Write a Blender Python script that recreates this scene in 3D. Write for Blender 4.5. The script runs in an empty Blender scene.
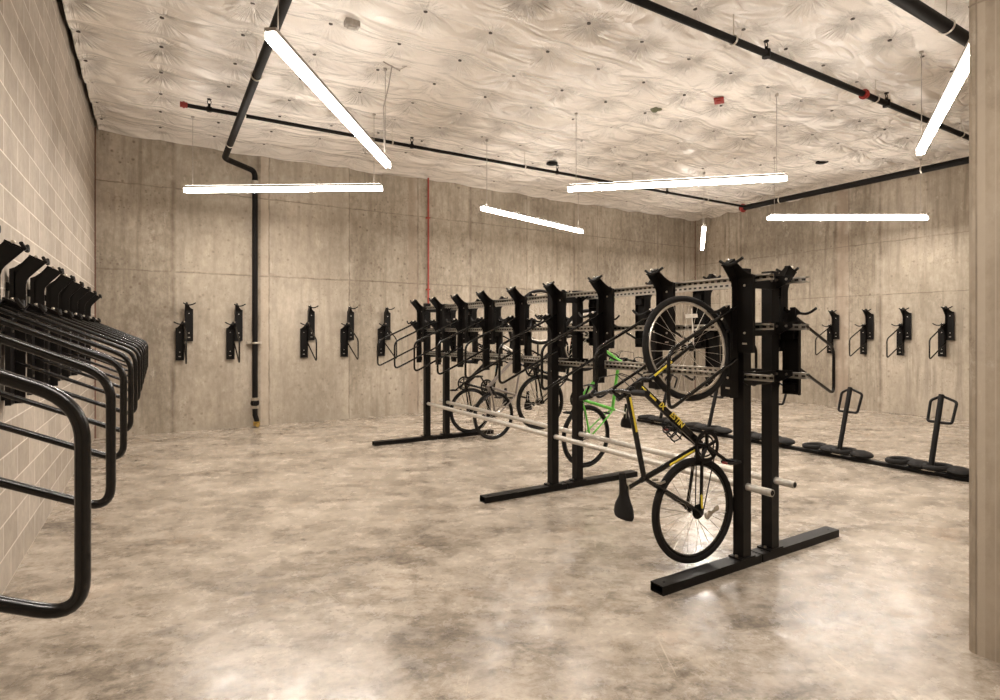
import bpy, math, random
import numpy as np
from mathutils import Vector, Matrix
random.seed(7)
C = bpy.context.scene.collection
PI = math.pi

# ------------------------------------------------------------------ mesh builder
class MB:
    def __init__(s): s.v = []; s.f = []; s.m = 0; s.mi = []
    def add(s, vs, fs):
        n = len(s.v); s.mi += [s.m]*len(fs); s.v += [tuple(v) for v in vs]; s.f += [tuple(i+n for i in f) for f in fs]; return s
    def box(s, a, b, M=None):
        x0,y0,z0 = a; x1,y1,z1 = b
        vs = [Vector(p) for p in ((x0,y0,z0),(x1,y0,z0),(x1,y1,z0),(x0,y1,z0),(x0,y0,z1),(x1,y0,z1),(x1,y1,z1),(x0,y1,z1))]
        if M: vs = [M @ v for v in vs]
        return s.add(vs, [(0,3,2,1),(4,5,6,7),(0,1,5,4),(1,2,6,5),(2,3,7,6),(3,0,4,7)])
    def tube(s, pts, r, seg=12, closed=False, rr=None):
        pts = [Vector(p) for p in pts]; n = len(pts)
        rad = rr if rr else [r]*n
        T = []
        for i in range(n):
            if closed: t = pts[(i+1)%n]-pts[i-1]
            elif i == 0: t = pts[1]-pts[0]
            elif i == n-1: t = pts[-1]-pts[-2]
            else: t = (pts[i+1]-pts[i]).normalized()+(pts[i]-pts[i-1]).normalized()
            T.append(t.normalized())
        up = Vector((0,0,1)) if abs(T[0].z) < .9 else Vector((1,0,0))
        N = (up - T[0]*up.dot(T[0])).normalized(); vs = []
        for i in range(n):
            N = (N - T[i]*N.dot(T[i])).normalized(); B = T[i].cross(N)
            for k in range(seg):
                a = 2*PI*k/seg; vs.append(pts[i] + (N*math.cos(a)+B*math.sin(a))*rad[i])
        fs = []
        m = n if closed else n-1
        for i in range(m):
            j = (i+1)%n
            for k in range(seg):
                l = (k+1)%seg; fs.append((i*seg+k, i*seg+l, j*seg+l, j*seg+k))
        if not closed:
            fs.append(tuple(reversed(range(seg)))); fs.append(tuple((n-1)*seg+k for k in range(seg)))
        return s.add(vs, fs)
    def cyl(s, a, b, r, seg=16): return s.tube([a,b], r, seg)
    def prism(s, poly, ext, M=None):
        """poly: list of 3d points (planar), extruded by vector ext"""
        n = len(poly); e = Vector(ext)
        vs = [Vector(p) for p in poly] + [Vector(p)+e for p in poly]
        if M: vs = [M @ v for v in vs]
        fs = [tuple(reversed(range(n))), tuple(range(n,2*n))] + [(i,(i+1)%n,n+(i+1)%n,n+i) for i in range(n)]
        return s.add(vs, fs)
    def torus(s, c, R, r, ax=1, seg=48, rs=10, sq=1.0):
        """ring about axis ax; sq scales tube radius across the axis direction"""
        vs = []; fs = []
        for i in range(seg):
            a = 2*PI*i/seg
            for k in range(rs):
                b = 2*PI*k/rs; q = R + r*math.cos(b); w = r*math.sin(b)*sq
                p = [q*math.cos(a), q*math.sin(a)]; p.insert(ax, w)
                vs.append((p[0]+c[0], p[1]+c[1], p[2]+c[2]))
                fs.append((i*rs+k, ((i+1)%seg)*rs+k, ((i+1)%seg)*rs+(k+1)%rs, i*rs+(k+1)%rs))
        return s.add(vs, fs)
    def ball(s, c, r, M=None, seg=14, rings=8, sc=(1,1,1)):
        vs = [(0,0,1)]; fs = []
        for i in range(1, rings):
            t = PI*i/rings
            for k in range(seg):
                a = 2*PI*k/seg; vs.append((math.sin(t)*math.cos(a), math.sin(t)*math.sin(a), math.cos(t)))
        vs.append((0,0,-1))
        for k in range(seg): fs.append((0, 1+k, 1+(k+1)%seg))
        for i in range(rings-2):
            for k in range(seg):
                a = 1+i*seg; fs.append((a+k, a+seg+k, a+seg+(k+1)%seg, a+(k+1)%seg))
        e = len(vs)-1; a = 1+(rings-2)*seg
        for k in range(seg): fs.append((e, a+(k+1)%seg, a+k))
        vs = [Vector((v[0]*r*sc[0], v[1]*r*sc[1], v[2]*r*sc[2])) for v in vs]
        if M: vs = [M @ v for v in vs]
        vs = [v+Vector(c) for v in vs]
        return s.add(vs, fs)
    def mesh(s, name, mat, ang=35, bevel=0):
        me = bpy.data.meshes.new(name); me.from_pydata([tuple(v) for v in s.v], [], s.f)
        me.update()
        if s.m: me.polygons.foreach_set('material_index', s.mi)
        me.polygons.foreach_set('use_smooth', [True]*len(me.polygons))
        me.set_sharp_from_angle(angle=math.radians(ang))
        for x in (mat if isinstance(mat,(list,tuple)) else [mat]): me.materials.append(x)
        return me
    def build(s, name, mat, parent=None, ang=35, bevel=0):
        o = bpy.data.objects.new(name, s.mesh(name, mat, ang)); C.objects.link(o)
        if parent: o.parent = parent
        if bevel:
            b = o.modifiers.new('bevel', 'BEVEL'); b.width = bevel; b.segments = 2; b.limit_method = 'ANGLE'
        return o

def rnd(pts, r, n=6, closed=False):
    """round the corners of a polyline"""
    P = [Vector(p) for p in pts]; out = []; m = len(P)
    for i, p in enumerate(P):
        if not closed and i in (0, m-1): out.append(p); continue
        a = P[i-1]; b = P[(i+1)%m]
        da = (a-p); db = (b-p); ra = min(r, da.length*.49, db.length*.49)
        A = p+da.normalized()*ra; B = p+db.normalized()*ra
        for k in range(n+1):
            t = k/n; out.append(A*(1-t)**2 + p*2*t*(1-t) + B*t*t)
    return out

def tag(o, label=None, cat=None, group=None, kind=None):
    if label: o['label'] = label
    if cat: o['category'] = cat
    if group: o['group'] = group
    if kind: o['kind'] = kind
    return o
def empty(name, loc=(0,0,0), rz=0):
    o = bpy.data.objects.new(name, None); C.objects.link(o); o.location = loc; o.rotation_euler = (0,0,rz)
    o.empty_display_size = .1
    return o
def inst(src, parent):
    c = src.copy(); C.objects.link(c); c.parent = parent; return c

# ------------------------------------------------------------------ materials
def newmat(name):
    m = bpy.data.materials.new(name); m.use_nodes = True
    return m, m.node_tree.nodes, m.node_tree.links, m.node_tree.nodes['Principled BSDF']
def simple(name, col, rough=.5, metal=0, noise=.15, spec=.5, scale=30, bump=0):
    m, N, L, b = newmat(name)
    tc = N.new('ShaderNodeTexCoord'); n = N.new('ShaderNodeTexNoise'); n.inputs['Scale'].default_value = scale
    L.new(tc.outputs['Object'], n.inputs['Vector'])
    r = N.new('ShaderNodeValToRGB'); L.new(n.outputs['Fac'], r.inputs[0])
    r.color_ramp.elements[0].position = .3; r.color_ramp.elements[1].position = .7
    r.color_ramp.elements[0].color = tuple(c*(1-noise) for c in col)+(1,)
    r.color_ramp.elements[1].color = tuple(min(1,c*(1+noise)) for c in col)+(1,)
    L.new(r.outputs[0], b.inputs['Base Color'])
    b.inputs['Roughness'].default_value = rough; b.inputs['Metallic'].default_value = metal
    b.inputs['Specular IOR Level'].default_value = spec
    if bump:
        bp = N.new('ShaderNodeBump'); bp.inputs['Strength'].default_value = bump; bp.inputs['Distance'].default_value = .002
        L.new(n.outputs['Fac'], bp.inputs['Height']); L.new(bp.outputs[0], b.inputs['Normal'])
    return m
def emis(name, col, st):
    m, N, L, b = newmat(name)
    b.inputs['Base Color'].default_value = (.8,.8,.8,1)
    b.inputs['Emission Color'].default_value = col+(1,); b.inputs['Emission Strength'].default_value = st
    return m

class G:                                       # tiny node-graph helper
    def __init__(s, m): s.N = m.node_tree.nodes; s.L = m.node_tree.links
    def math(s, op, a, b=None, c=None, clamp=False):
        n = s.N.new('ShaderNodeMath'); n.operation = op; n.use_clamp = clamp
        for i, x in enumerate((a,b,c)):
            if x is None: continue
            if isinstance(x, (int,float)): n.inputs[i].default_value = x
            else: s.L.new(x, n.inputs[i])
        return n.outputs[0]
    def noise(s, vec, scale, detail=4, rough=.55, dist=0):
        n = s.N.new('ShaderNodeTexNoise'); s.L.new(vec, n.inputs['Vector'])
        n.inputs['Scale'].default_value = scale; n.inputs['Detail'].default_value = detail
        n.inputs['Roughness'].default_value = rough; n.inputs['Distortion'].default_value = dist
        return n.outputs['Fac']
    def ramp(s, fac, stops):
        r = s.N.new('ShaderNodeValToRGB'); s.L.new(fac, r.inputs[0]); e = r.color_ramp.elements
        while len(e) < len(stops): e.new(.5)
        for el, (p, c) in zip(e, stops): el.position = p; el.color = (tuple(c)+(1,)) if not isinstance(c,(int,float)) else (c,c,c,1)
        return r.outputs[0]
    def mix(s, fac, a, b, mode='MIX'):
        n = s.N.new('ShaderNodeMix'); n.data_type = 'RGBA'; n.blend_type = mode
        for k, x in ((0,fac),(6,a),(7,b)):
            if isinstance(x,(int,float)): n.inputs[k].default_value = x
            elif isinstance(x,tuple): n.inputs[k].default_value = x+(1,)
            else: s.L.new(x, n.inputs[k])
        return n.outputs[2]
    def scale(s, vec, sx, sy, sz):
        n = s.N.new('ShaderNodeMapping'); s.L.new(vec, n.inputs[0]); n.inputs['Scale'].default_value = (sx,sy,sz); return n.outputs[0]
    def lines(s, coord, pos, w):
        """1 on thin lines at the given coordinates"""
        out = None
        for p in pos:
            pw = w
            if isinstance(p, tuple): p, pw = p
            d = s.math('ABSOLUTE', s.math('SUBTRACT', coord, p))
            k = s.math('SUBTRACT', 1, s.math('DIVIDE', d, pw), clamp=True)
            out = k if out is None else s.math('MAXIMUM', out, k)
        return out
    def obj(s):
        t = s.N.new('ShaderNodeTexCoord'); return t.outputs['Object']
    def sep(s, v):
        n = s.N.new('ShaderNodeSeparateXYZ'); s.L.new(v, n.inputs[0]); return n.outputs

def concrete(name, axis, vj, hj, base=(.365,.31,.242), dark=(.20,.165,.125), light=(.53,.46,.375), streak=1, bands=(), wobble=.05):
    m, N, L, b = newmat(name); g = G(m); o = g.obj(); x,y,z = g.sep(o)
    u = x if axis == 'x' else y
    big = g.noise(g.scale(o,1,1,.7), .7, 6, .55, .3); fine = g.noise(g.scale(o,1,1,.6), 15, 7, .7); vf = g.noise(o, 60, 4, .7)
    col = g.ramp(big, [(.33,dark),(.5,base),(.66,light)])
    c2 = g.ramp(fine, [(.37,dark),(.52,base),(.66,light)])
    col = g.mix(.4, col, c2)
    st = g.noise(g.scale(o, 7, 7, .55), 1.6, 4, .6)
    col = g.mix(g.ramp(st, [(.47,0.0),(.68,.55*streak)]), col, dark)
    lt = g.noise(g.scale(o, 5, 5, 1.1), 1.3, 5, .7)
    col = g.mix(g.ramp(lt, [(.55,0.0),(.75,.4)]), col, light)
    # small dark pits and blots
    vo = N.new('ShaderNodeTexVoronoi'); vo.voronoi_dimensions = '2D'; uz = N.new('ShaderNodeCombineXYZ'); L.new(u, uz.inputs[0]); L.new(z, uz.inputs[1]); L.new(uz.outputs[0], vo.inputs['Vector']); vo.inputs['Scale'].default_value = 4.2
    pit = g.ramp(g.math('ADD', vo.outputs['Distance'], g.math('MULTIPLY', vf, .08)), [(.075,.75),(.16,0.0)])
    gate = g.ramp(g.noise(o, 1.3, 3), [(.47,.12),(.6,1.0)])
    pit = g.math('MULTIPLY', pit, gate)
    col = g.mix(pit, col, (.16,.12,.09))
    v3 = N.new('ShaderNodeTexVoronoi'); v3.voronoi_dimensions = '2D'; L.new(uz.outputs[0], v3.inputs['Vector']); v3.inputs['Scale'].default_value = 11
    p3 = g.math('MULTIPLY', g.ramp(g.math('ADD', v3.outputs['Distance'], g.math('MULTIPLY', vf, .15)), [(.13,.6),(.24,0.0)]), g.ramp(g.noise(o, 2.2, 3), [(.5,0.0),(.62,1.0)]))
    col = g.mix(p3, col, (.15,.115,.085))
    # pale runs and crusts
    ef = g.ramp(g.noise(g.scale(o,1,1,.5), 3.4, 8, .8), [(.585,0.0),(.68,.55)]); col = g.mix(ef, col, (.62,.55,.46))
    blot = g.ramp(g.noise(o, 2.4, 7, .8), [(.585,0.0),(.67,.6)]); col = g.mix(blot, col, (.2,.155,.115))
    edges = sorted(p[0] if isinstance(p,tuple) else p for p in vj)
    for i, (e0, e1) in enumerate(zip([-9]+edges, edges+[99])):
        mk = g.math('MULTIPLY', g.math('GREATER_THAN', u, e0), g.math('LESS_THAN', u, e1))
        col = g.mix(g.math('MULTIPLY', mk, [.0,.22,.06,.28,.12,.0,.2,.05,.25][i%9]), col, [dark,light][i%2])
    for (a, bb, c) in bands:      # stripes of another pour, full height
        mk = g.math('MULTIPLY', g.math('GREATER_THAN', u, a), g.math('LESS_THAN', u, bb))
        col = g.mix(g.math('MULTIPLY', mk, .55), col, c)
    wob = g.math('MULTIPLY', g.math('SUBTRACT', g.noise(o, 5, 4, .7), .5), wobble)
    jl = g.lines(g.math('ADD', u, wob), vj, .055)
    hl = g.lines(g.math('ADD', z, wob), hj, .026)
    j = g.math('MAXIMUM', jl, hl)
    jn = g.math('MULTIPLY', j, g.ramp(g.noise(o, 3.3, 4), [(.35,.35),(.6,1.0)]), clamp=True)
    smear = g.math('MULTIPLY', g.lines(g.math('ADD', u, g.math('MULTIPLY', wob, 2)), [(p[0] if isinstance(p,tuple) else p, .13) for p in vj], .1), g.ramp(g.noise(o, 2.7, 5, .7), [(.45,0.0),(.65,.8)]), clamp=True) if vj else 0.0
    col = g.mix(smear, col, light)
    col = g.mix(g.math('MULTIPLY', jn, .8), col, (.15,.115,.085))
    L.new(col, b.inputs['Base Color'])
    b.inputs['Roughness'].default_value = .8; b.inputs['Specular IOR Level'].default_value = .25
    h = g.math('SUBTRACT', g.math('ADD', g.math('MULTIPLY', fine, .5), g.math('MULTIPLY', vf, .15)), g.math('ADD', g.math('MULTIPLY', jn, .8), g.math('MULTIPLY', pit, .5)))
    bp = N.new('ShaderNodeBump'); bp.inputs['Strength'].default_value = .5; bp.inputs['Distance'].default_value = .01
    L.new(h, bp.inputs['Height']); L.new(bp.outputs[0], b.inputs['Normal'])
    return m

def block_mat():
    m, N, L, b = newmat('concrete_block'); g = G(m); o = g.obj(); x,y,z = g.sep(o)
    cb = N.new('ShaderNodeCombineXYZ'); L.new(y, cb.inputs[0]); L.new(z, cb.inputs[1])
    br = N.new('ShaderNodeTexBrick'); L.new(cb.outputs[0], br.inputs['Vector'])
    br.inputs['Scale'].default_value = 1; br.inputs['Brick Width'].default_value = .4064; br.inputs['Row Height'].default_value = .2032
    br.inputs['Mortar Size'].default_value = .0055; br.inputs['Mortar Smooth'].default_value = .3; br.inputs['Bias'].default_value = 0
    br.inputs['Color1'].default_value = (.41,.35,.285,1); br.inputs['Color2'].default_value = (.53,.46,.385,1)
    br.inputs['Mortar'].default_value = (.80,.73,.64,1)
    n = g.noise(o, 12, 5, .65); n2 = g.noise(g.scale(o,1,1,.4), 1.2, 4)
    col = g.mix(.5, br.outputs['Color'], g.ramp(n, [(.3,.55),(.7,1.0)]), 'MULTIPLY')
    col = g.mix(.35, col, g.ramp(n2, [(.35,.6),(.65,1.0)]), 'MULTIPLY')
    L.new(col, b.inputs['Base Color']); b.inputs['Roughness'].default_value = .75; b.inputs['Specular IOR Level'].default_value = .3
    bp = N.new('ShaderNodeBump'); bp.inputs['Strength'].default_value = .5; bp.inputs['Distance'].default_value = .008
    L.new(g.math('ADD', g.math('MULTIPLY', g.noise(o, 70, 3), .3), g.math('MULTIPLY', br.outputs['Fac'], -.7)), bp.inputs['Height'])
    L.new(bp.outputs[0], b.inputs['Normal'])
    return m

def floor_mat():
    m, N, L, b = newmat('polished_concrete'); g = G(m); o = g.obj()
    rot = N.new('ShaderNodeMapping'); L.new(o, rot.inputs[0]); rot.inputs['Rotation'].default_value = (0,0,.5); r = rot.outputs[0]
    a = g.noise(g.scale(r, .8, 1.5, 1), 1.3, 8, .66, .5); c = g.noise(g.scale(r, 1, 1.8, 1), 4.5, 8, .72, .5); f = g.noise(o, 26, 7, .75)
    s = g.math('ADD', g.math('MULTIPLY', a, .36), g.math('ADD', g.math('MULTIPLY', c, .40), g.math('MULTIPLY', f, .24)))
    col = g.ramp(s, [(.40,(.13,.106,.083)),(.46,(.25,.208,.163)),(.51,(.375,.318,.256)),(.59,(.54,.468,.39))])
    # rusty stains
    st = g.ramp(g.noise(o, 1.6, 6, .75), [(.58,0.0),(.72,.35)]); col = g.mix(st, col, (.36,.22,.12))
    # fine pale scratches
    for k, (ax, sc) in enumerate(((.3,1.1),(1.25,.8),(2.2,.9))):
        mp = N.new('ShaderNodeMapping'); L.new(o, mp.inputs[0]); mp.inputs['Rotation'].default_value = (0,0,ax)
        w = g.noise(g.scale(mp.outputs[0], .6*sc, 5*sc, 1), 1.0+k*.3, 2, .4, 1.2)
        ln = g.math('SUBTRACT', 1, g.math('DIVIDE', g.math('ABSOLUTE', g.math('SUBTRACT', w, .5)), .0035), clamp=True)
        gate = g.ramp(g.noise(o, 1.4+k, 2), [(.52,0.0),(.62,.5)])
        col = g.mix(g.math('MULTIPLY', ln, gate), col, (.72,.62,.5))
    L.new(col, b.inputs['Base Color'])
    L.new(g.ramp(g.noise(o, 5, 7, .72), [(.3,.15),(.7,.36)]), b.inputs['Roughness'])
    b.inputs['Specular IOR Level'].default_value = .55
    bp = N.new('ShaderNodeBump'); bp.inputs['Strength'].default_value = .16; bp.inputs['Distance'].default_value = .01
    L.new(g.math('ADD', g.math('MULTIPLY', g.noise(o, 2.5, 3, .5), 1.0), g.math('MULTIPLY', f, .12)), bp.inputs['Height']); L.new(bp.outputs[0], b.inputs['Normal'])
    return m

def sheet_mat():
    m, N, L, b = newmat('plastic_sheeting'); g = G(m); o = g.obj(); x,y,z = g.sep(o)
    n = g.noise(o, 1.0, 4)
    L.new(g.ramp(n, [(.3,(.76,.70,.635)),(.7,(.86,.80,.73))]), b.inputs['Base Color'])
    b.inputs['Roughness'].default_value = .2; b.inputs['Specular IOR Level'].default_value = .85
    # pleats radiating from each fixing pin
    def cell(c, c0, p):
        q = g.math('ADD', g.math('DIVIDE', g.math('SUBTRACT', c, c0), p), .5)
        return g.math('MULTIPLY', g.math('SUBTRACT', g.math('FRACT', q), .5), p), g.math('FLOOR', q)
    dx, ix = cell(x, 3.689, .7295); dy, iy = cell(y, 5.09, .697)
    r = g.math('SQRT', g.math('ADD', g.math('MULTIPLY', dx, dx), g.math('MULTIPLY', dy, dy)))
    th = g.math('ARCTAN2', dy, dx)
    hsh = g.math('ADD', g.math('MULTIPLY', ix, 3.7), g.math('MULTIPLY', iy, 9.1))
    cb = N.new('ShaderNodeCombineXYZ'); L.new(g.math('MULTIPLY', g.math('COSINE', th), 3.0), cb.inputs[0]); L.new(g.math('MULTIPLY', g.math('SINE', th), 3.0), cb.inputs[1])
    L.new(g.math('ADD', hsh, g.math('MULTIPLY', r, 1.2)), cb.inputs[2])
    pl = g.noise(cb.outputs[0], 1.6, 3, .55)
    fall = g.math('MULTIPLY', g.math('SUBTRACT', 1, g.math('DIVIDE', r, .34), clamp=True), g.math('MULTIPLY', g.math('MULTIPLY', r, r), 60, clamp=True))
    pleat = g.math('MULTIPLY', g.math('MULTIPLY', g.math('ABSOLUTE', g.math('SUBTRACT', pl, .5)), 2), fall)
    gate = g.ramp(g.noise(o, .55, 2), [(.35,.25),(.6,1.0)])
    w = g.noise(g.scale(o, .55, 1.7, 1), 2.0, 2, .4, .9); cr = g.math('ABSOLUTE', g.math('SUBTRACT', w, .5))
    w2 = g.noise(g.scale(o, 1, 1.7, 1), 7, 4, .5, 2.5); cr2 = g.math('ABSOLUTE', g.math('SUBTRACT', w2, .5))
    hgt = g.math('ADD', g.math('MULTIPLY', g.math('MULTIPLY', pleat, gate), .13), g.math('ADD', g.math('MULTIPLY', cr, .15), g.math('MULTIPLY', cr2, .008)))
    bp = N.new('ShaderNodeBump'); bp.inputs['Strength'].default_value = 1.0; bp.inputs['Distance'].default_value = 1.0
    L.new(hgt, bp.inputs['Height']); L.new(bp.outputs[0], b.inputs['Normal'])
    return m

def strut_mat():
    m, N, L, b = newmat('slotted_steel'); g = G(m); o = g.obj(); x,y,z = g.sep(o)
    fy = g.math('ABSOLUTE', g.math('SUBTRACT', g.math('FRACT', g.math('DIVIDE', y, .05)), .5))
    k = g.math('MULTIPLY', g.math('LESS_THAN', fy, .28), g.math('LESS_THAN', g.math('ABSOLUTE', z), .0075))
    col = g.mix(k, (.5,.46,.4), (.02,.016,.013))
    L.new(col, b.inputs['Base Color']); L.new(g.math('SUBTRACT', .85, g.math('MULTIPLY', k, .85)), b.inputs['Metallic'])
    b.inputs['Roughness'].default_value = .38
    return m

BLACK = simple('black_powder_coat', (.005,.004,.0034), .4, 0, .1, .18, 60)
BLACKR = simple('black_rubber', (.010,.0085,.0075), .7, 0, .15, .22, 80)
BLACKG = simple('black_gloss_paint', (.005,.0042,.0036), .22, 0, .05, .42)
STEEL = simple('bright_steel', (.62,.57,.5), .3, 1, .06)
ZINC = simple('galvanised_pipe', (.56,.52,.46), .42, .55, .1, .5, 40)
PIPEM = simple('black_iron_pipe', (.007,.0055,.0045), .6, 0, .2, .14, 25)
REDM = simple('red_paint', (.26,.02,.014), .5)
REDPIPE = simple('red_conduit_paint', (.33,.04,.025), .45)
YEL = simple('yellow_paint', (.78,.6,.05), .35)
GREEN = simple('green_paint', (.14,.55,.07), .3)
WHITE = simple('white_paint', (.78,.72,.64), .4)
BRASS = simple('brass', (.6,.42,.13), .3, 1)
TEAL = simple('teal_paint', (.02,.2,.27), .3)
RIMS = simple('silver_rim', (.66,.6,.52), .25, .7)
GREYP = simple('grey_plastic', (.35,.31,.27), .5)
STRUT = strut_mat()
LAMP = emis('lamp_lens', (1.0,.93,.85), 160)
LAMPS = emis('lamp_lens_side', (1.0,.93,.85), 27)
LAMPU = emis('added_uplight_glow', (1.0,.93,.85), 24)  # glow of the strip added to brighten the ceiling sheeting

# ------------------------------------------------------------------ room
XL, XR, YB, YF, ZC = -.79, 12.3, 10.29, -3.2, 4.86
def slab(name, a, b, mat):
    o = MB().box(a, b).build(name, mat); o['kind'] = 'structure'; return o
slab('floor', (XL-.3,YF-.3,-.2), (XR+.3,YB+.3,0), floor_mat())
slab('ceiling', (XL-.3,YF-.3,ZC), (XR+.3,YB+.3,ZC+.2), concrete('slab_concrete','x',[],[]))
slab('wall_left', (XL-.3,YF-.3,0), (XL,YB+.3,ZC), block_mat())
slab('wall_back', (XL,YB,0), (XR,YB+.3,ZC), concrete('cast_wall_back','x',[.215,1.45,(1.63,.02),(3.0,.016),(4.35,.03),5.5,(6.9,.02),8.2,(8.9,.02),10.9,11.87],[(2.52,.02),(3.83,.015)], bands=[(1.5,1.63,(.5,.41,.32)),(4.15,4.35,(.3,.235,.18))]))
slab('wall_right', (XR,YF-.3,0), (XR+.3,YB+.3,ZC), concrete('cast_wall_right','y',[(3.2,.02),5.75,(6.35,.02),6.62,8.9],[(2.32,.014),(3.36,.014)], streak=1.5, bands=[(6.36,6.62,(.27,.2,.15))]))
slab('wall_front', (XL,YF-.3,0), (XR,YF,ZC), concrete('cast_wall_front','x',[1,4,7,10],[2.5]))
# column with chamfered edge and pale board seams
cm = concrete('column_concrete','y',[(1.165,.006),(1.02,.004)],[(3.16,.008)], base=(.34,.28,.21), dark=(.24,.195,.145), light=(.42,.355,.28), streak=1.3, wobble=0, bands=[(1.13,1.165,(.47,.40,.32)),(1.088,1.094,(.45,.38,.30))])
cx, cy, w = 3.405, .60, .6; ch = .018
poly = [(cx+ch,cy,0),(cx+w-ch,cy,0),(cx+w,cy+ch,0),(cx+w,cy+w-ch,0),(cx+w-ch,cy+w,0),(cx+ch,cy+w,0),(cx,cy+w-ch,0),(cx,cy+ch,0)]
o = MB().prism(poly, (0,0,ZC)).build('concrete_column', cm)
tag(o, 'tall pale concrete column with vertical board marks at the right edge', 'column')
# rust-red sealant in both back corners
for k, x in enumerate((XL+.007, XR-.007)):
    o = MB().box((x-.007,YB-.014,0),(x+.007,YB,4.6)).build('trim_%d'%(k+1), simple('corner_sealant_%d'%k,(.13,.045,.025),.8)); o['kind'] = 'structure'

# quilted plastic sheeting pinned under the slab
PX, PY, X0, Y0 = .7295, .697, 3.689, 5.09
ZP = 4.68
def height(x, y):
    ix = np.round((x-X0)/PX); iy = np.round((y-Y0)/PY)
    dx = x-(X0+ix*PX); dy = y-(Y0+iy*PY); r = np.sqrt(dx*dx+dy*dy); th = np.arctan2(dy, dx)
    h = np.sin(ix*12.9898+iy*78.233)*43758.5453; h = h-np.floor(h); h2 = np.sin(ix*39.3+iy*11.1)*9631.7; h2 = h2-np.floor(h2)
    by = np.abs(np.sin(PI*(y-Y0)/PY))**.75; bx = np.abs(np.sin(PI*(x-X0)/PX))
    z = ZP - .06*by*(.75+.5*np.sin(y*1.3+x*.4)**2) - .022*bx - .010*(1-np.exp(-r/.12))
    n = 9+np.floor(h*7)
    z -= (.003+.007*h2)*np.cos(n*th+h*6.28+2*np.sin(2*th+h2*9))*np.exp(-((r-.13)/.12)**2)
    z -= .0035*np.cos((n+9)*th+h2*6+2*np.sin(3*th))*np.exp(-((r-.2)/.13)**2)
    z -= .0045*np.sin(26*dy+5*np.sin(2.1*x+3)+2*np.sin(5*x))
    z -= .02*np.sin(1.1*x+.7*np.sin(y*.9))*np.sin(.8*y+1.3*np.sin(.6*x)) + .006*np.sin(5*x+3*np.sin(2*y))
    e = np.minimum(np.minimum(XR-x, x-(XL+.05)), YB-y)
    z -= .05*np.exp(-np.clip(e,0,9)/.12) * (1+.35*np.sin(3*x)*np.sin(3*y))
    return z
xs = np.arange(XL+.05, XR+.001, .03); ys = np.arange(-1.6, YB+.001, .03)
XX, YY = np.meshgrid(xs, ys); ZZ = height(XX, YY)
nx, ny = len(xs), len(ys)
me = bpy.data.meshes.new('ceiling_sheeting')
me.vertices.add(nx*ny); me.vertices.foreach_set('co', np.stack([XX,YY,ZZ],-1).astype(np.float32).ravel())
ii, jj = np.meshgrid(np.arange(nx-1), np.arange(ny-1)); a = (jj*nx+ii).ravel()
q = np.stack([a, a+nx, a+nx+1, a+1], -1).astype(np.int32)
me.loops.add(q.size); me.loops.foreach_set('vertex_index', q.ravel())
me.polygons.add(len(q)); me.polygons.foreach_set('loop_start', np.arange(0,q.size,4,dtype=np.int32)); me.polygons.foreach_set('loop_total', np.full(len(q),4,dtype=np.int32))
me.polygons.foreach_set('use_smooth', [True]*len(q)); me.update(); me.validate()
me.materials.append(sheet_mat())
sheet = bpy.data.objects.new('ceiling', me); C.objects.link(sheet); sheet['kind'] = 'structure'
pins = []
for i in range(-7, 13):
    for j in range(-9, 9):
        x = X0+i*PX; y = Y0+j*PY
        if XL+.1 < x < XR-.05 and -1.5 < y < YB-.05:
            d = x*.5165+y*.8563; t = (x*.8563-y*.5165)/max(d,.01)
            vis = d > 3.2 and abs(t) < .9
            pins.append((0 if vis else 1, math.hypot(x,y), x, y))
pins.sort()
PINM = simple('dark_pin', (.05,.035,.025), .5, .5)
pm = MB().cyl((0,0,-.006),(0,0,.003),.02,12).mesh('pin', PINM)
rest = MB()
for k, (_, _, x, y) in enumerate(pins):
    z = float(height(np.array([x]),np.array([y]))[0])
    if k < 100:
        o = bpy.data.objects.new('insulation_pin', pm); C.objects.link(o); o.location = (x,y,z-.012); o.parent = sheet
    else: rest.cyl((x,y,z-.018),(x,y,z-.006),.02,8)
o = rest.build('insulation_pins', PINM, sheet); o['kind'] = 'stuff'

# ------------------------------------------------------------------ lights
def lamp(p, q, label, cab=(0.04,.96)):
    p = Vector(p+(3.55,)); q = Vector(q+(3.55,)); c = (p+q)/2; Lh = (q-p).length/2
    t = empty('pendant_light', c, math.atan2(q.y-p.y, q.x-p.x)); tag(t, label, 'light', 'linear pendant lights')
    s = MB(); a_ = [(-Lh,-.032,-.03),(Lh,-.032,-.03),(Lh,.032,-.03),(-Lh,.032,-.03)]; b_ = [(p[0],p[1],.024) for p in a_]
    s.add(a_+b_, [(0,3,2,1)]); s.m = 1; s.add(a_+b_, [(0,1,5,4),(1,2,6,5),(2,3,7,6),(3,0,4,7)]); s.build('diffuser', [LAMP, LAMPS], t)
    MB().box((-Lh+.02,-.028,.0525),(Lh-.02,.028,.056)).build('added_uplight', LAMPU, t)  # glowing strip added on top of the housing to brighten the ceiling
    s = MB(); s.box((-Lh,-.04,.024),(Lh,.04,.052))
    s.build('housing', GREYP, t)
    for f in cab:
        x = -Lh+2*Lh*f
        zt = float(height(np.array([c.x+(q.x-p.x)/(2*Lh)*x]), np.array([c.y+(q.y-p.y)/(2*Lh)*x]))[0])-3.55
        m = MB().cyl((x,0,.05),(x,0,zt),.004,8); m.cyl((x,0,zt-.02),(x,0,zt+.02),.022,14); m.box((x-.012,-.012,.0565),(x+.012,.012,.07))
        m.build('suspension_cable', GREYP, t)
    return t
lamp((.646,4.041),(2.342,6.445),'long bright tube light slanting down from the black pipe at upper left')
lamp((.334,9.032),(2.643,7.51),'level tube light in front of the back wall at upper left, across the standpipe')
lamp((4.429,7.889),(7.12,8.70),'tube light tilting down to the right near the red conduit, centre of back wall')
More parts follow.
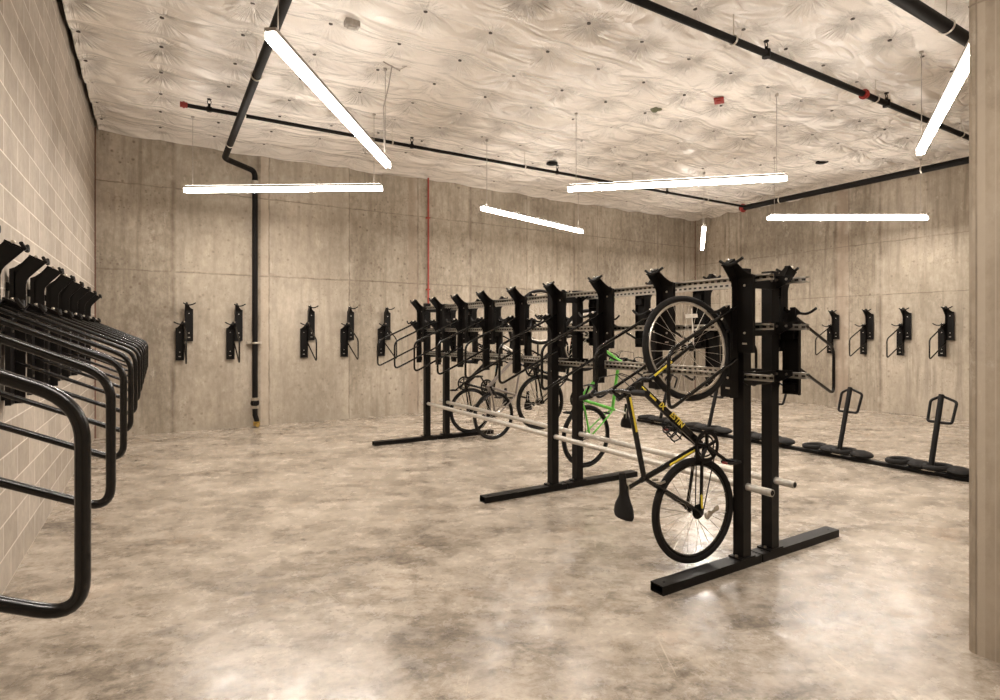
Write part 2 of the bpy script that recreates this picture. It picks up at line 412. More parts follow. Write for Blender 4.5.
lamp((4.862,6.234),(6.913,4.344),'longest-looking level tube light above the middle of the two-sided rack')
lamp((8.874,7.216),(11.0,9.0),'short-looking tube light seen end-on in the far right corner')
lamp((9.051,6.016),(11.406,4.594),'level tube light in front of the right wall')
lamp((7.181,2.959),(4.74,1.60),'steep bright tube light touching the concrete column at upper right')
lamp((.2,1.3),(2.3,-.5),'added fill tube light out of view above and left of the camera')  # unseen extra lamp, added to even out the light at the near end
lamp((4.4,-.9),(6.6,-2.3),'added fill tube light out of view behind the column')  # second unseen lamp, added to fill light around the column
# flexible cord feeding the nearest light
o = MB().tube([(2.30,6.2,4.62),(2.27,6.22,4.4),(2.22,6.25,4.15),(2.24,6.29,3.85),(2.25,6.31,3.61)], .007, 8)
o.tube([(2.18,6.15,4.61),(2.42,6.26,4.61)], .008, 8).tube([(2.3,6.2,4.6),(2.36,6.1,4.55),(2.42,6.05,4.58),(2.4,6.15,4.61)], .005, 8)
tag(o.build('power_cord', GREYP), 'thin curved cord hanging from ceiling to the slanting upper left light', 'cord')

# ------------------------------------------------------------------ pipes
ZT = 4.25
def up_to(x, y): return float(height(np.array([x]), np.array([y]))[0])
def pipe(name, pts, r, label, heads=(), hangs=(), reds=(), caps=(), mat=None, bend=.12):
    t = empty(name, pts[0]); tag(t, label, 'pipe'); O = Vector(pts[0]); S = lambda p: tuple(Vector(p)-O)
    MB().tube(rnd([S(p) for p in pts], bend), r, 16).build('pipe_run', mat or PIPEM, t)
    for (x,y) in heads:
        m = MB().cyl(S((x,y,ZT+r*.6)),S((x,y,ZT+.07)),.016,10).cyl(S((x,y,ZT-r*1.15)),S((x,y,ZT+r*1.15)),r*1.2,12)
        m.tube([S((x-.018,y,ZT+.07)),S((x-.022,y,ZT+.1)),S((x,y,ZT+.125)),S((x+.022,y,ZT+.1)),S((x+.018,y,ZT+.07))],.005,6)
        m.cyl(S((x,y,ZT+.122)),S((x,y,ZT+.13)),.026,14)
        m.build('sprinkler_head', PIPEM, t)
    for (x,y,al) in hangs:
        m = MB(); m.cyl(S((x,y,ZT+r+.012)),S((x,y,up_to(x,y)+.01)),.005,8)
        m.torus(S((x,y,ZT)), r+.008, .006, 0 if al == 'x' else 1, 24, 8, 2.0)
        m.build('hanger_ring', STEEL, t)
    for (x,y,al) in reds:
        d = Vector((.04,0,0)) if al == 'x' else Vector((0,.04,0)); p = Vector((x,y,ZT))
        m = MB().cyl(S(p-d),S(p+d),r*1.35,16); m.cyl(S(p-d*.25),S(p+d*.25),r*1.7,16)
        m.build('red_coupling', REDM, t)
    return t
pipe('standpipe', [(.89,YF+.02,ZT),(.89,9.68,ZT),(1.39,10.16,ZT-.01),(1.39,10.16,.34)], .044, 'thick black pipe running over the ceiling, elbowing down the back wall', hangs=[(.89,6.4,'y'),(.89,8.9,'y'),(.89,4.6,'y')], bend=.1)
sp = [o for o in bpy.data.objects if o.name == 'standpipe'][0]; O = Vector((.89,YF+.02,ZT))
def S2(p): return tuple(Vector(p)-O)
for z in (4.05,.46,.34): MB().cyl(S2((1.39,10.16,z-.03)),S2((1.39,10.16,z+.03)),.054,18).build('steel_coupling', STEEL, sp)
m = MB().box(S2((1.28,10.205,1.375)),S2((1.50,10.288,1.415))); m.torus(S2((1.39,10.16,1.395)),.053,.007,2,24,8,2.2); m.build('wall_clamp', STEEL, sp)
m = MB().ball(S2((1.39,10.16,.40)),.07).cyl(S2((1.39,10.10,.40)),S2((1.39,10.04,.40)),.04,14).tube([S2((1.39,10.16,.31)),S2((1.39,10.15,.2)),S2((1.41,10.12,.12)),S2((1.41,10.12,.05))],.04,14); m.build('valve', PIPEM, sp)
m = MB().cyl(S2((1.41,10.12,.03)),S2((1.41,10.12,.10)),.052,16).cyl(S2((1.41,10.0,.05)),S2((1.41,10.12,.05)),.03,14); m.build('brass_fitting', BRASS, sp)

ZT = 4.36
pipe('sprinkler_pipe', [(.28,7.97,ZT),(11.17,7.97,ZT)], .025, 'thin black sprinkler pipe crossing the ceiling parallel to the back wall',
     heads=[(.56,7.97),(3.27,7.97),(5.98,7.97),(8.7,7.97)], hangs=[(.97,7.97,'x'),(2.96,7.97,'x'),(5.3,7.97,'x'),(7.77,7.97,'x'),(9.9,7.97,'x')], reds=[(.28,7.97,'x')])
pipe('sprinkler_pipe', [(11.24,1.2,ZT),(11.24,8.15,ZT)], .058, 'thick black sprinkler main running along the right wall top',
     hangs=[(11.24,4.6,'y'),(11.24,7.2,'y'),(11.24,2.2,'y')], reds=[(11.24,8.08,'y')])
pipe('sprinkler_pipe', [(1.3,3.495,ZT),(11.17,3.495,ZT)], .034, 'black sprinkler pipe with red coupling crossing the ceiling at upper right',
     heads=[(5.23,3.495),(7.62,3.495),(2.4,3.495)], hangs=[(4.72,3.495,'x'),(7.36,3.495,'x'),(2.0,3.495,'x'),(9.7,3.495,'x')], reds=[(7.1,3.495,'x')])
pipe('sprinkler_pipe', [(1.3,2.335,ZT),(11.17,2.335,ZT)], .055, 'thick black pipe crossing the top right corner above the column',
     hangs=[(6.18,2.335,'x'),(3.5,2.335,'x'),(9.0,2.335,'x')])
o = MB().cyl((4.545,10.24,.02),(4.545,10.24,4.6),.017,12)
for z in (1.0,2.4,3.8): o.box((4.51,10.222,z),(4.58,10.289,z+.025))
tag(o.build('red_conduit', REDPIPE), 'thin red conduit running straight up the back wall behind the rack', 'pipe')

# small things stuck to the sheeting
def ceil_at(u, v, z=4.6):
    d = (1.56-z)*568/(v-333); t = (u-500)/568
    return d*(.5169+t*.8560), d*(.8560-t*.5169)
x,y = ceil_at(719,98); z = up_to(x,y); mm = Matrix.Translation((x,y,z-.035)) @ Matrix.Rotation(.6,4,'Z')
tag(MB().box((-.09,-.06,-.012),(.09,.06,.012),mm).box((-.05,-.03,-.024),(.05,.03,-.012),mm).build('alarm_plate', REDM, bevel=.004), 'small red square plate on the white ceiling sheeting', 'plate')
x,y = ceil_at(656,110); z = up_to(x,y); m = MB(); OL = simple('olive_putty',(.12,.12,.07),.8)
for k in range(9): m.ball((x+random.uniform(-.07,.07),y+random.uniform(-.05,.05),z-.012),.04,sc=(1,.8,.35),seg=10,rings=6)
tag(m.build('patch', OL), 'dark green lumpy patch on the ceiling sheeting', 'patch')
for (u,v,lab,s) in ((552,163,'dark oval hole cover on ceiling near the back sprinkler pipe',.1),(822,161,'dark flat oval cover on ceiling above right wall',.1)):
    x,y = ceil_at(u,v); z = up_to(x,y)
    tag(MB().cyl((x,y,z-.03),(x,y,z-.005),s,18).cyl((x,y,z-.045),(x,y,z-.03),s*.6,18).build('hole_cover', PIPEM), lab, 'cover')
x,y = ceil_at(352,21); z = up_to(x,y)
tag(MB().box((x-.07,y-.045,z-.06),(x+.07,y+.045,z-.0)).box((x-.045,y-.03,z-.075),(x+.045,y+.03,z-.06)).build('junction_box', GREYP, bevel=.006), 'small grey box on ceiling above the nearest tube light', 'box')

# ------------------------------------------------------------------ bike hangers (front faces local -Y, viewer's right = +X)
ZB = 1.13
def plate_mb(side, zb, zt):
    """side +1: high plate right of centre; -1: low plate left of centre"""
    m = MB(); s = side; x0 = .004*s; x1 = .122*s
    lo, hi = min(x0,x1), max(x0,x1)
    m.box((lo,-.049,zb),(hi,-.043,zt))
    prof = [(.02,zb),(.02,zt+.01),(.045,zt+.022),(.08,zt+.052),(.118,zt+.102),(.200,zt+.058),(.118,zt-.035),(.106,zt-.055),(.10,zt-.085),(.10,zb)]
    m.prism([(min(x0,x0+.006*s),-a,b-0) for a,b in prof], (.006,0,0))
    # low outer lip, curved gusset across the top, tip cap
    m.box((min(x1,x1-.005*s),-.05,zb),(max(x1,x1-.005*s),-.022,zt-.004))
    g = [(x0,-.045,zt-.02),(x1,-.045,zt-.02),(x1,-.049,zt)]
    for k in range(1,8):
        t = k/7; g.append((x1+(x0+.035*s-x1)*t, -.049-.069*t**1.7, zt+.098*t**1.9))
    g.append((x0,-.118,zt+.1))
    n = len(g); vs = [Vector(p) for p in g]+[Vector(p)+Vector((0,-.005,-.004)) for p in g]
    m.add(vs, [tuple(range(n)), tuple(reversed(range(n,2*n)))]+[(i,(i+1)%n,n+(i+1)%n,n+i) for i in range(n)])
    xa, xb = x0-.004*s, x0+.036*s
    m.prism([(min(xa,xb),-.116,zt+.104),(min(xa,xb),-.204,zt+.060),(min(xa,xb),-.198,zt+.052),(min(xa,xb),-.112,zt+.094)], (abs(xb-xa),0,0))
    for z in (zb+.03, zt-.12): m.box((lo+.02,-.044,z),(hi-.02,-.001,z+.05))
    cx = .064*side; m.m = 1
    for z in (zb+.13, zt-.07): m.cyl((cx,-.048,z),(cx,-.054,z),.008,10)
    m.box((cx-.016,-.052,zb+.055),(cx+.016,-.0485,zb+.066))
    return m
def hook_mb(side, zt):
    s = side; z = zt+.1; m = MB(); P = []
    for k in range(13):
        t = k/12; x = (-.02+.17*t)*s
        P.append((x, -.186-.012*math.sin(PI*t), z-.012-.034*math.sin(PI*t)+.006*t))
    m.tube(P, .0095, 10)
    return m
def loop_mb():
    return MB().tube(rnd([(0,-.05,1.735),(0,-.685,1.445),(0,-.685,1.09),(0,-.05,1.385)], .065, 8), .0115, 14)
def shift(mb, dz):
    mb.v = [(v[0],v[1],v[2]+dz) for v in mb.v]; return mb
HZ, LZ = (1.43,1.94), (1.13,1.64)
HM = {
 'hp': shift(plate_mb(1,*HZ),-ZB).mesh('high_plate', [BLACK,STEEL]), 'lp': shift(plate_mb(-1,*LZ),-ZB).mesh('low_plate', [BLACK,STEEL]),
 'hh': shift(hook_mb(1,HZ[1]),-ZB).mesh('hook', BLACKR), 'lh': shift(hook_mb(-1,LZ[1]),-ZB).mesh('hook', BLACKR),
 'hb': MB().ball((.006,-.15,HZ[1]+.094-ZB),.011).mesh('hook_nut', STEEL), 'lb': MB().ball((-.006,-.15,LZ[1]+.094-ZB),.011).mesh('hook_nut', STEEL),
 'lo': shift(loop_mb(),-ZB).mesh('lock_loop', BLACKG)}
def mo(name, mesh, parent):
    o = bpy.data.objects.new(name, mesh); C.objects.link(o); o.parent = parent; return o
def wall_hanger(x, y, rz, label, group):
    t = empty('bike_hanger', (x,y,ZB), rz); tag(t, label, 'bike hanger', group)
    hp = mo('high_plate', HM['hp'], t); lp = mo('low_plate', HM['lp'], t)
    mo('hook', HM['hh'], t); mo('hook', HM['lh'], t)
    mo('hook_nut', HM['hb'], hp); mo('hook_nut', HM['lb'], lp)
    mo('lock_loop', HM['lo'], t)
    return t
ordn = ['nearest','second','third','fourth','fifth','sixth','seventh','eighth','ninth','tenth','eleventh','farthest']
for k in range(12):
    y = 1.16+.667*k
    lab = ('black double bike hanger on the block wall, nearest to us, its loop at lower left' if k == 0 else
           'black double bike hanger farthest along the block wall, beside the back corner' if k == 11 else
           'black double bike hanger on the block wall, %s from the near end' % ordn[k])
    wall_hanger(XL, y, PI/2, lab, 'bike hangers on the left block wall')
for k, (x, lab) in enumerate(((.37,'leftmost black staggered bike hanger on the back wall'),(1.09,'black staggered bike hanger on back wall just left of the standpipe'),
    (2.255,'black staggered bike hanger on back wall, first right of the standpipe'),(2.955,'black staggered bike hanger on back wall, second right of the standpipe'),
    (3.65,'black staggered bike hanger on back wall, just left of the two-sided rack'))):
    wall_hanger(x, YB, 0, lab, 'bike hangers on the back wall')
for k, (y, lab) in enumerate(((6.655,'black staggered bike hanger on right wall, nearest the two-sided rack'),(5.985,'black staggered bike hanger on right wall, second from the two-sided rack'),
    (5.32,'black staggered bike hanger on right wall, second from the column'),(4.64,'black staggered bike hanger on right wall, next to the column edge'))):
    wall_hanger(XR, y, -PI/2, lab, 'bike hangers on the right wall')

# ------------------------------------------------------------------ two-sided rack
RX, RY = 3.52, 5.0
rack = empty('bike_rack', (RX,RY,0)); tag(rack, 'large black two-sided vertical bike rack standing in the middle of the floor', 'bike rack')
def R(p): return (p[0]-RX, p[1]-RY, p[2])
XA, XB = 3.37, 3.68
post = MB(); hw = .04
post.box((-hw,-hw,.068),(hw,hw,1.99)); pmesh = post.mesh('post', BLACK)
fl = MB().box((-.075,-.05,.056),(.075,.05,.067))
fl.m = 1
for sx in (-1,1): fl.cyl((sx*.058,0,.066),(sx*.058,0,.078),.01,8)
fl_m = fl.mesh('foot_plate', [BLACK,STEEL])
def beam():
    m = MB(); t = .005; h = .055; w = .05; L = .945
    m.box((0,-w,h-t),(L,w,h)); m.box((0,-w,0),(L,-w+t,h-t)); m.box((0,w-t,0),(L,w,h-t)); m.box((0,-w+t,0),(L,w-t,t))
    m.cyl((.06,0,h),(.06,0,h+.003),.009,10) ; m.cyl((L-.06,0,h),(L-.06,0,h+.003),.009,10)
    return m.mesh('floor_beam', BLACK)
beam_m = beam()
br = MB()
br.prism([(-.20,-.045,.03),(.20,-.045,.03),(.20,-.045,-.035),(.15,-.045,-.06),(-.15,-.045,-.06),(-.20,-.045,-.035)], (0,.006,0))
br.prism([(.158,-.16,.035),(.158,.16,.035),(.158,.16,.0),(.158,.06,-.05),(.158,-.06,-.05),(.158,-.16,.0)], (.006,0,0))
br.m = 1
for x in (-.17,-.1,.1): br.cyl((x,-.044,0),(x,-.052,0),.009,8)
for y in (-.12,-.05,.05,.12): br.cyl((.159,y,.008),(.151,y,.008),.009,8)
br_m = br.mesh('cross_bracket', [BLACK,STEEL])
for y in (2.43,4.56,7.64):
    for x in (XA,XB):
        o = mo('post', pmesh, rack); o.location = R((x,y,0))
        f = mo('foot_plate', fl_m, rack); f.location = R((x,y,0))
    for x in (2.565,3.525):
        o = mo('floor_beam', beam_m, rack); o.location = R((x,y,0))
    for z in (1.92,1.6,1.27):
        o = mo('cross_bracket', br_m, rack); o.location = R((RX+.005,y-.0,z))
for x, sg in ((3.351,1), (3.743,-1)):          # open channels: slotted web towards the posts, lips outwards
    for z in (1.92,1.6,1.27):
        c = [(.0205,-.0205),(.0205,.0205),(-.0205,.0205),(-.0205,.011),(-.0175,.011),(-.0175,.0175),(.0175,.0175),(.0175,-.0175),(-.0175,-.0175),(-.0175,-.011),(-.0205,-.011),(-.0205,-.0205)]
        o = MB().prism([(a*sg,-2.79,b) for a,b in c], (0,5.58,0)).build('slotted_rail', STRUT, rack); o.location = R((x,4.99,z))
for x, y0, y1 in ((XA,2.21,7.80),(XB,2.25,7.85)):
    m = MB(); P = 20
    m.tube([(0,y0-5,0),(0,y1-5,0)], .024, 20)
    o = m.build('wheel_rail', ZINC, rack); o.location = R((x,5.0,.535))
    o['label'] = 'galvanised round rail'
    e = MB().cyl((0,y0-5-.002,0),(0,y0-5+.001,0),.018,16).build('pipe_bore', BLACKR, o)
for side, x, rz in (('f',3.330,-PI/2),('b',3.765,PI/2)):
    for k in range(9):
        y = 2.41+.66*k
        hp = mo('high_plate', HM['hp'], rack); lp = mo('low_plate', HM['lp'], rack); lo = mo('lock_loop', HM['lo'], rack)
        for o in (hp, lp, lo): o.location = R((x,y,ZB)); o.rotation_euler = (0,0,rz)
        mo('hook', HM['hh'], hp); mo('hook_nut', HM['hb'], hp)
        mo('hook', HM['lh'], lp); mo('hook_nut', HM['lb'], lp)

# ------------------------------------------------------------------ floor rack on the right
FX = 7.3
frack = empty('floor_bike_rack', (FX,4.9,0)); tag(frack, 'low black floor rack with rubber wheel pads and leaning locking posts', 'bike rack')
MB().box((-.04,-2.95,.0),(.04,2.45,.045)).build('floor_rail', BLACK, frack, bevel=.006)
def oval(cx, cy, cz, a, b, tilt, n=28):
    M = Matrix.Translation((cx,cy,cz)) @ Matrix.Rotation(tilt,4,'X')
    return [M @ Vector((a*math.cos(2*PI*i/n), b*math.sin(2*PI*i/n), 0)) for i in range(n)], M
for k in range(6):
    y = 2.91+.985*k-4.9
    if k == 5: y = 1.93-4.9+.02
    if k < 5:
        m = MB().tube([(0,y,.04),(.275,y,.865)], .028, 14)
        p = m.build('locking_post', BLACK, frack)
        L1 = Vector((.275,y,.865)); d = Vector((.275,0,.825)).normalized(); a = Vector((0,1,0))
        pts = [L1-d*.015, L1-d*.075-a*.15, L1-d*.32-a*.13, L1-d*.32+a*.10, L1-d*.075+a*.10]
        pts = [Vector(q) + Vector((.012,0,0)) for q in pts]
        MB().tube(rnd(pts, .03, 5, True), .015, 12, closed=True).build('lock_loop', BLACK, frack)
        MB().box((-.06,y-.06,.045),(.06,y+.06,.058)).build('foot_plate', STEEL, frack)
    for off in (.30, -.07):
        yy = y+off
        # open hoop
        pts, M = oval(.0,yy,.098,.135,.11,-.06)
        MB().tube(pts, .03, 12, closed=True).build('wheel_hoop', BLACKR, frack)
        # domed rubber pad
        M2 = Matrix.Rotation(.10,4,'X')
        MB().ball((.02,yy-.19,.088),1,M2,24,12,(.15,.125,.044)).build('wheel_pad', BLACKR, frack)
        MB().tube([(0,yy+.1,.075),(0,yy-.0,.045),(0,yy-.19,.045)],.014,8).build('pad_bracket', BLACK, frack)

# ------------------------------------------------------------------ bicycles
def text_mesh(s, size, M, mat, name, parent, shear=.2):
    cu = bpy.data.curves.new('t','FONT'); cu.body = s; cu.size = size; cu.extrude = .0006; cu.shear = shear; cu.offset = .0012
    cu.align_x = 'CENTER'; cu.align_y = 'CENTER'
    to = bpy.data.objects.new('t', cu); C.objects.link(to)
    dg = bpy.context.evaluated_depsgraph_get(); me = bpy.data.meshes.new_from_object(to.evaluated_get(dg))
    bpy.data.objects.remove(to); me.transform(M); me.materials.clear(); me.materials.append(mat)
    o = bpy.data.objects.new(name, me); C.objects.link(o); o.parent = parent; return o

RW = .345
def wheel(name, parent, M, rimmat, tirew=.02, nsp=28, cog=False, disc=False):
    rim = MB(); rim.torus((0,0,0), RW-tirew*2-.006, .011, 1, 64, 8, .85)
    o = rim.build(name, rimmat, parent); o.matrix_local = M
    MB().torus((0,0,0), RW-tirew, tirew, 1, 64, 12, 1.0).build('tire', BLACKR, o)
    sp = MB()
    for i in range(nsp):
        a = 2*PI*i/nsp; s = 1 if i%2 else -1; da = .32*(1 if (i//2)%2 else -1)
        h = (.022*math.cos(a+da*3), s*.03, .022*math.sin(a+da*3)); e = (math.cos(a)*(RW-.05), s*.002, math.sin(a)*(RW-.05))
        sp.tube([h,e], .0014, 4)
    sp.build('spokes', STEEL, o)
    hb = MB().cyl((0,-.05,0),(0,.05,0),.013,12).cyl((0,-.034,0),(0,-.028,0),.027,16).cyl((0,.028,0),(0,.034,0),.027,16)
    hb.build('hub', BLACKG, o)
    if cog:
        c = MB()
        for k, r in enumerate((.048,.042,.037,.032,.027)): c.cyl((0,-.036-.005*k,0),(0,-.039-.005*k,0),r,24)
        c.build('cassette', BLACK, o)
    return o

def bicycle(label, axle, up, turn=0., lean=0., steer=0., crk=-.5, frame=BLACKG, accent=None, forkm=None, rimm=RIMS, rimr=None, detail=False, saddlem=BLACKR, post=BLACKG, sw=.008, sp=.21, barw=.31, tw=.02):
    """axle: world position of rear axle. up: +1 saddle towards +X, -1 towards -X. Front wheel points up."""
    t = empty('bicycle'); tag(t, label, 'bicycle', 'bicycles hanging on the two-sided rack')
    X = Vector((0,0,1)); Z = Vector((up,0,0)); Y = Z.cross(X)
    B = Matrix(((X.x,Y.x,Z.x),(X.y,Y.y,Z.y),(X.z,Y.z,Z.z))).to_4x4()
    t.matrix_world = Matrix.Translation(axle) @ Matrix.Rotation(turn,4,'Z') @ Matrix.Rotation(lean,4,'Y') @ B
    bbp = Vector((.415,0,-.085)); sc = Vector((.27,0,.395)); ht = Vector((.805,0,.525)); hb = Vector((.87,0,.39)); fa = Vector((1.06,0,0)); ra = Vector((0,0,0))
    # frame
    m = MB()
    m.tube([hb+Vector((0,0,0)), ht], .024, 16)
    m.tube([ht-Vector((-.012,0,.03)), sc], .0175, 14)
    m.tube([hb+Vector((-.012,0,.03)), bbp], .024, 16)
    m.tube([bbp, sc+(sc-bbp)*.06], .018, 14)
    m.cyl(bbp+Vector((0,-.035,0)), bbp+Vector((0,.035,0)), .023, 16)
    for s in (-1,1):
        m.tube([bbp+Vector((-.02,s*.02,0)), Vector((.3,s*.035,-.05)), Vector((0,s*.062,0))], .011, 10)
        m.tube([sc+Vector((0,s*.014,0)), Vector((.2,s*.04,.29)), Vector((0,s*.062,0))], .0095, 10)
        m.cyl((0,s*.055,0),(0,s*.07,0),.018,12)
    fr = m.build('frame', frame, t)
    if accent:
        a = MB()
        def stripe(p, q, f0, f1, r):
            p = Vector(p); q = Vector(q); o_ = Vector((0,-r,0)); a = MB()
            a.tube([p.lerp(q,f0)+o_, p.lerp(q,f1)+o_], sw, 10).build('frame_stripe', accent, fr)
        stripe(ht-Vector((-.012,0,.03)), sc, .05, .45, .0175-sw*.55)
        stripe(bbp, sc, .12, .6, .018-sw*.55)
        stripe(hb+Vector((-.012,0,.03)), bbp, .03, .24, .024-sw*.55)
        if detail: MB().tube([Vector((.115,-.068,-.005)),Vector((.03,-.07,-.004))], .006, 8).build('frame_stripe', accent, fr)
    # cranks and drivetrain
    ang = crk
    cd = Vector((math.cos(ang),0,math.sin(ang)))
    cr = MB(); cr.tube([bbp+Vector((0,-.055,0)), bbp+Vector((0,-.075,0))-cd*.17], .012, 10).tube([bbp+Vector((0,.055,0)), bbp+Vector((0,.075,0))+cd*.17], .012, 10)
    cr.cyl(bbp+Vector((0,-.07,0)), bbp+Vector((0,.07,0)), .012, 12)
    crank = cr.build('crank', BLACKG, t)
    c = MB(); R0 = .088; c.torus(tuple(bbp+Vector((0,-.05,0))), R0+.004, .014, 1, 40, 8, .35); c.torus(tuple(bbp+Vector((0,-.041,0))), R0-.022, .006, 1, 36, 6, .5)
    for i in range(5):
        aa = 2*PI*i/5; c.tube([bbp+Vector((0,-.05,0)), bbp+Vector((math.cos(aa)*R0,-.05,math.sin(aa)*R0))], .012, 6)
    c.build('chainring', BLACK, crank)
    for s, sg in ((-1,-1),(1,1)):
        pc = bbp+Vector((0,s*.12,0))+cd*.17*sg
        p = MB(); 
        p.tube(rnd([pc+Vector((0,-.04,-.045)),pc+Vector((0,-.04,.045)),pc+Vector((0,.04,.045)),pc+Vector((0,.04,-.045))],.015,4,True),.009,8,closed=True)
        p.box(tuple(pc-Vector((.012,.045,.012))),tuple(pc+Vector((.012,.045,.012))))
        po = p.build('pedal', BLACKR, t)
        if detail: MB().box(tuple(pc+Vector((-.007,-.02,.052))),tuple(pc+Vector((.007,.02,.058)))).build('reflector', REDM, po)
    ch = MB()
    for s in (1,-1):
        ch.tube([bbp+Vector((0,-.048,s*R0)), Vector((0,-.048,s*.035))], .0035, 6)
    ch.build('chain', BLACK, t)
    d = MB().ball((-.03,-.06,-.055),.02,sc=(1.3,.8,1)).tube([(-.03,-.062,-.055),(.0,-.062,-.13)],.011,8).cyl((-.02,-.066,-.07),(-.02,-.056,-.07),.022,14).cyl((.005,-.066,-.135),(.005,-.056,-.135),.02,14)
    d.build('derailleur', STEEL if detail else BLACK, t)
    wheel('rear_wheel', t, Matrix.Identity(4), rimr or BLACKG, tw, 28, True)
    # saddle
    so = sc+(sc-bbp).normalized()*sp
    m = MB().tube([sc, so], .0135, 12); m.build('seat_post', post, t)
    top = so+Vector((-.05,0,.03)); vs = []; fs = []; sec = 14; ks = 15
    for i in range(ks):
        u = i/(ks-1); x = .155-.275*u; wv = .024+.068*(1/(1+math.exp(-(u-.62)*13)))
        if u > .93: wv *= .86
        if u < .05: wv *= .7
        zt = .012+.02*max(0,u-.55)*1.5; hgt = .018+.012*u
        for k in range(sec):
            aa = 2*PI*k/sec; vs.append(top+Vector((x, wv*math.cos(aa), zt-hgt+ (hgt if math.sin(aa)>0 else hgt*1.2)*math.sin(aa))))
    for i in range(ks-1):
        for k in range(sec): fs.append((i*sec+k, i*sec+(k+1)%sec, (i+1)*sec+(k+1)%sec, (i+1)*sec+k))
    fs.append(tuple(range(sec))); fs.append(tuple(reversed([(ks-1)*sec+k for k in range(sec)])))
    sd = MB().add(vs, fs).build('saddle', saddlem, t, ang=60)
    rl = MB()
    for s in (-1,1): rl.tube([top+Vector((.12,s*.012,-.015)), top+Vector((.07,s*.022,-.035)), top+Vector((-.04,s*.022,-.035)), top+Vector((-.09,s*.03,-.012))], .004, 8)
    rl.build('saddle_rails', STEEL, sd)
    # front assembly, turned about the steering axis
    ax = (ht-hb).normalized()
    SM = Matrix.Translation(hb) @ Matrix.Rotation(steer,4,ax) @ Matrix.Translation(-hb)
    def tf(mb): mb.v = [tuple(SM @ Vector(v)) for v in mb.v]; return mb
    m = MB(); cwn = hb-ax*.015
    for s in (-1,1):
        m.tube([cwn+Vector((0,s*.03,0)), cwn+Vector((0,s*.05,0))-ax*.04, fa+Vector((0,s*.056,.03)), fa+Vector((0,s*.056,0))], .0, 12, rr=[.015,.017,.011,.011])
    m.tube([cwn+Vector((0,-.052,0))-ax*.01, cwn+Vector((0,.052,0))-ax*.01], .017, 10)
    fk = tf(m).build('fork', forkm or frame, t)
    if accent:
        a = MB()
        p0 = cwn+Vector((0,-.05,0))-ax*.04; p1 = fa+Vector((0,-.056,.03)); a.tube([p0.lerp(p1,.04)+Vector((0,-.013,.004)), p0.lerp(p1,.5)+Vector((0,-.010,.004))], .007, 10); tf(a).build('fork_stripe', accent, fk)
    wheel('front_wheel', t, SM @ Matrix.Translation(fa), rimm, tw, 28)
    st = ht+ax*.035; bar = st+Vector((.045,0,.04))
    m = MB().tube([ht, st+ax*.02], .016, 12).tube([st, bar], .015, 12).cyl(bar+Vector((0,-.022,0)), bar+Vector((0,.022,0)), .021, 12); tf(m).build('stem', BLACKG, t)
    P = [bar+Vector((-.03,-barw,.02)), bar+Vector((-.015,-barw*.6,.018)), bar+Vector((0,-.08,0)), bar+Vector((0,.08,0)), bar+Vector((-.015,barw*.6,.018)), bar+Vector((-.03,barw,.02))]
    hbm = tf(MB().tube(rnd(P,.05,5), .012, 12)).build('handlebar', BLACKG, t)
    for s in (-1,1):
        e = bar+Vector((-.03,s*barw,.02)); i0 = bar+Vector((-.018,s*(barw-.13),.019))
        tf(MB().tube([i0, i0.lerp(e,.1), e], .018, 12)).build('grip', BLACKR, hbm)
        tf(MB().tube([bar+Vector((-.01,s*(barw-.16),.018)), bar+Vector((.03,s*(barw-.15),.0)), bar+Vector((.055,s*(barw-.07),-.012)), bar+Vector((.05,s*(barw+.0),-.012))], .0055, 8)
           .ball(tuple(bar+Vector((0,s*(barw-.155),.01))), .02)).build('brake_lever', BLACK, hbm)
    cb = MB()
    for s in (-1,1):
        cb.tube([bar+Vector((0.01,s*(barw-.16),.01)), bar+Vector((.09,s*.10,.02)), bar+Vector((.1,-s*.02,-.06)), hb+Vector((.03,-s*.02,.05)), hb+Vector((-.06,-s*.025,.0))], .0028, 6)
    tf(cb).build('brake_cable', BLACK, t)
    # rim brakes
    for q, c0, nm in ((SM, hb-ax*.05+Vector((.02,0,-.02)), 'front_brake'), (Matrix.Identity(4), Vector((.235,0,.30)), 'rear_brake')):
        m = MB()
        for s in (-1,1): m.tube([c0+Vector((0,s*.01,.03)), c0+Vector((0,s*.045,.005)), c0+Vector((0,s*.03,-.04))], .008, 8)
        m.v = [tuple(q @ Vector(v)) for v in m.v]; m.build(nm, STEEL if detail else BLACK, t)
    if detail:
        # lettering on the down tube
        dt = (bbp-hb).normalized(); side = Vector((0,-1,0)); upv = side.cross(dt)
        p0 = hb+Vector((-.012,0,.03))
        for sgn in (1,):
            for word, f, sz in (('IX',.33,.05),('ESTIN',.56,.052)):
                c0 = p0.lerp(bbp, f)+side*.0262
                xa = dt; ya = side.cross(dt)*1.0; za = xa.cross(ya)
                if za.dot(side) < 0: ya = -ya; za = xa.cross(ya)
                M = Matrix(((xa.x,ya.x,za.x,c0.x),(xa.y,ya.y,za.y,c0.y),(xa.z,ya.z,za.z,c0.z),(0,0,0,1)))
                text_mesh(word, sz, M, YEL, 'lettering', fr)
        # bottle cage under the down tube
        dn = Vector((dt.z,0,-dt.x)); dn = dn if dn.z > 0 else -dn
        b0 = p0.lerp(bbp,.62)+dn*.03; m = MB()
        cen = b0+dn*.042
        for f in (-.045,.0,.045):
            ring = [cen+dt*f + (dn*math.cos(2*PI*i/20)+Vector((0,1,0))*math.sin(2*PI*i/20))*.038 for i in range(20)]
            m.tube(ring, .0045, 8, closed=True)
        for aa in (0,1.4,-1.4,2.8):
            o_ = (dn*math.cos(aa)+Vector((0,1,0))*math.sin(aa))*.038; m.tube([cen-dt*.06+o_, cen+dt*.06+o_], .0045, 8)
        m.build('bottle_cage', BLACK, t)
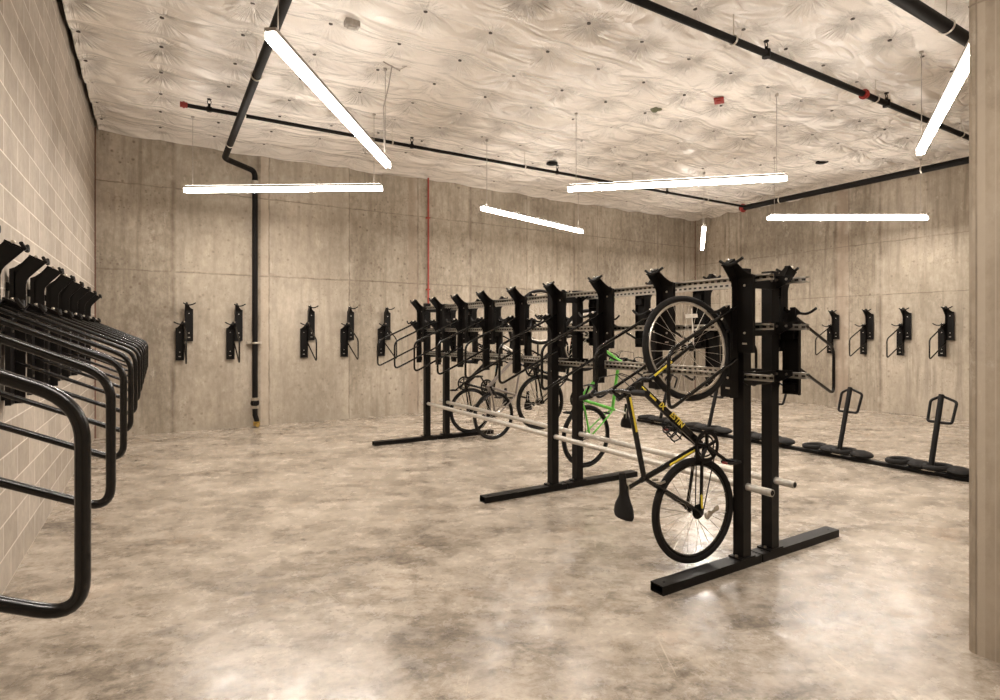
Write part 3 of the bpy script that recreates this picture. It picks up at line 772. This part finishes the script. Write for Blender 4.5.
        # white tag tied to the front wheel
        tg = MB().box((.19,-.037,-.085),(.215,-.033,.01)); tg.tube([(.0,-.036,-.02),(.2,-.036,-.04),(.25,-.036,-.045)],.0035,6)
        tg.v = [tuple(SM @ (fa+Vector(v))) for v in tg.v]; tg.build('paper_tag', WHITE, t)
    return t

bicycle('black bicycle with yellow stripes and lettering hanging at the near end', (3.0,2.52,.405), -1, turn=-.10, lean=-.05, steer=.16, crk=.9, accent=YEL, detail=True, barw=.37, tw=.021, sp=.15)
bicycle('bright green bicycle hanging on the far side of the rack, beyond the middle post', (4.06,4.88,.42), 1, turn=.03, frame=GREEN, forkm=GREEN, post=WHITE, steer=.1, barw=.29, crk=.4)
bicycle('dark bicycle with a red and white fork hung highest, beyond the middle post', (4.09,5.80,.70), 1, turn=-.05, frame=BLACKG, accent=REDM, sw=.014, forkm=WHITE, rimm=RIMS, crk=1.9)
bicycle('bicycle with pale frame and red stripes hanging near the far end of the rack', (4.12,7.0,.38), 1, barw=.27, turn=.06, frame=simple('pale_frame_paint',(.2,.17,.15),.3), accent=REDM, sw=.015, forkm=WHITE, rimm=BLACKG, crk=2.6)
bicycle('black bicycle with a teal tube, hanging last at the far end of the rack', (4.08,7.63,.38), 1, barw=.27, turn=-.04, frame=BLACKG, accent=TEAL, sw=.018, forkm=BLACKG, rimm=BLACKG, crk=.9)

# ------------------------------------------------------------------ camera and look
cam = bpy.data.objects.new('camera', bpy.data.cameras.new('camera')); C.objects.link(cam)
cam.location = (0,0,1.56); cam.rotation_euler = (PI/2, 0, -math.atan(343/568))
cam.data.sensor_width = 36; cam.data.lens = 36*568/1000; cam.data.shift_y = -(350-333)/1000*1
cam.data.clip_start = .05
sc = bpy.context.scene; sc.camera = cam
w = bpy.data.worlds.new('world'); sc.world = w; w.use_nodes = True
w.node_tree.nodes['Background'].inputs[0].default_value = (1,.85,.7,1); w.node_tree.nodes['Background'].inputs[1].default_value = .02
sc.view_settings.view_transform = 'Standard'; sc.view_settings.look = 'None'; sc.view_settings.exposure = .12; sc.view_settings.gamma = 1
sc.view_settings.use_curve_mapping = False
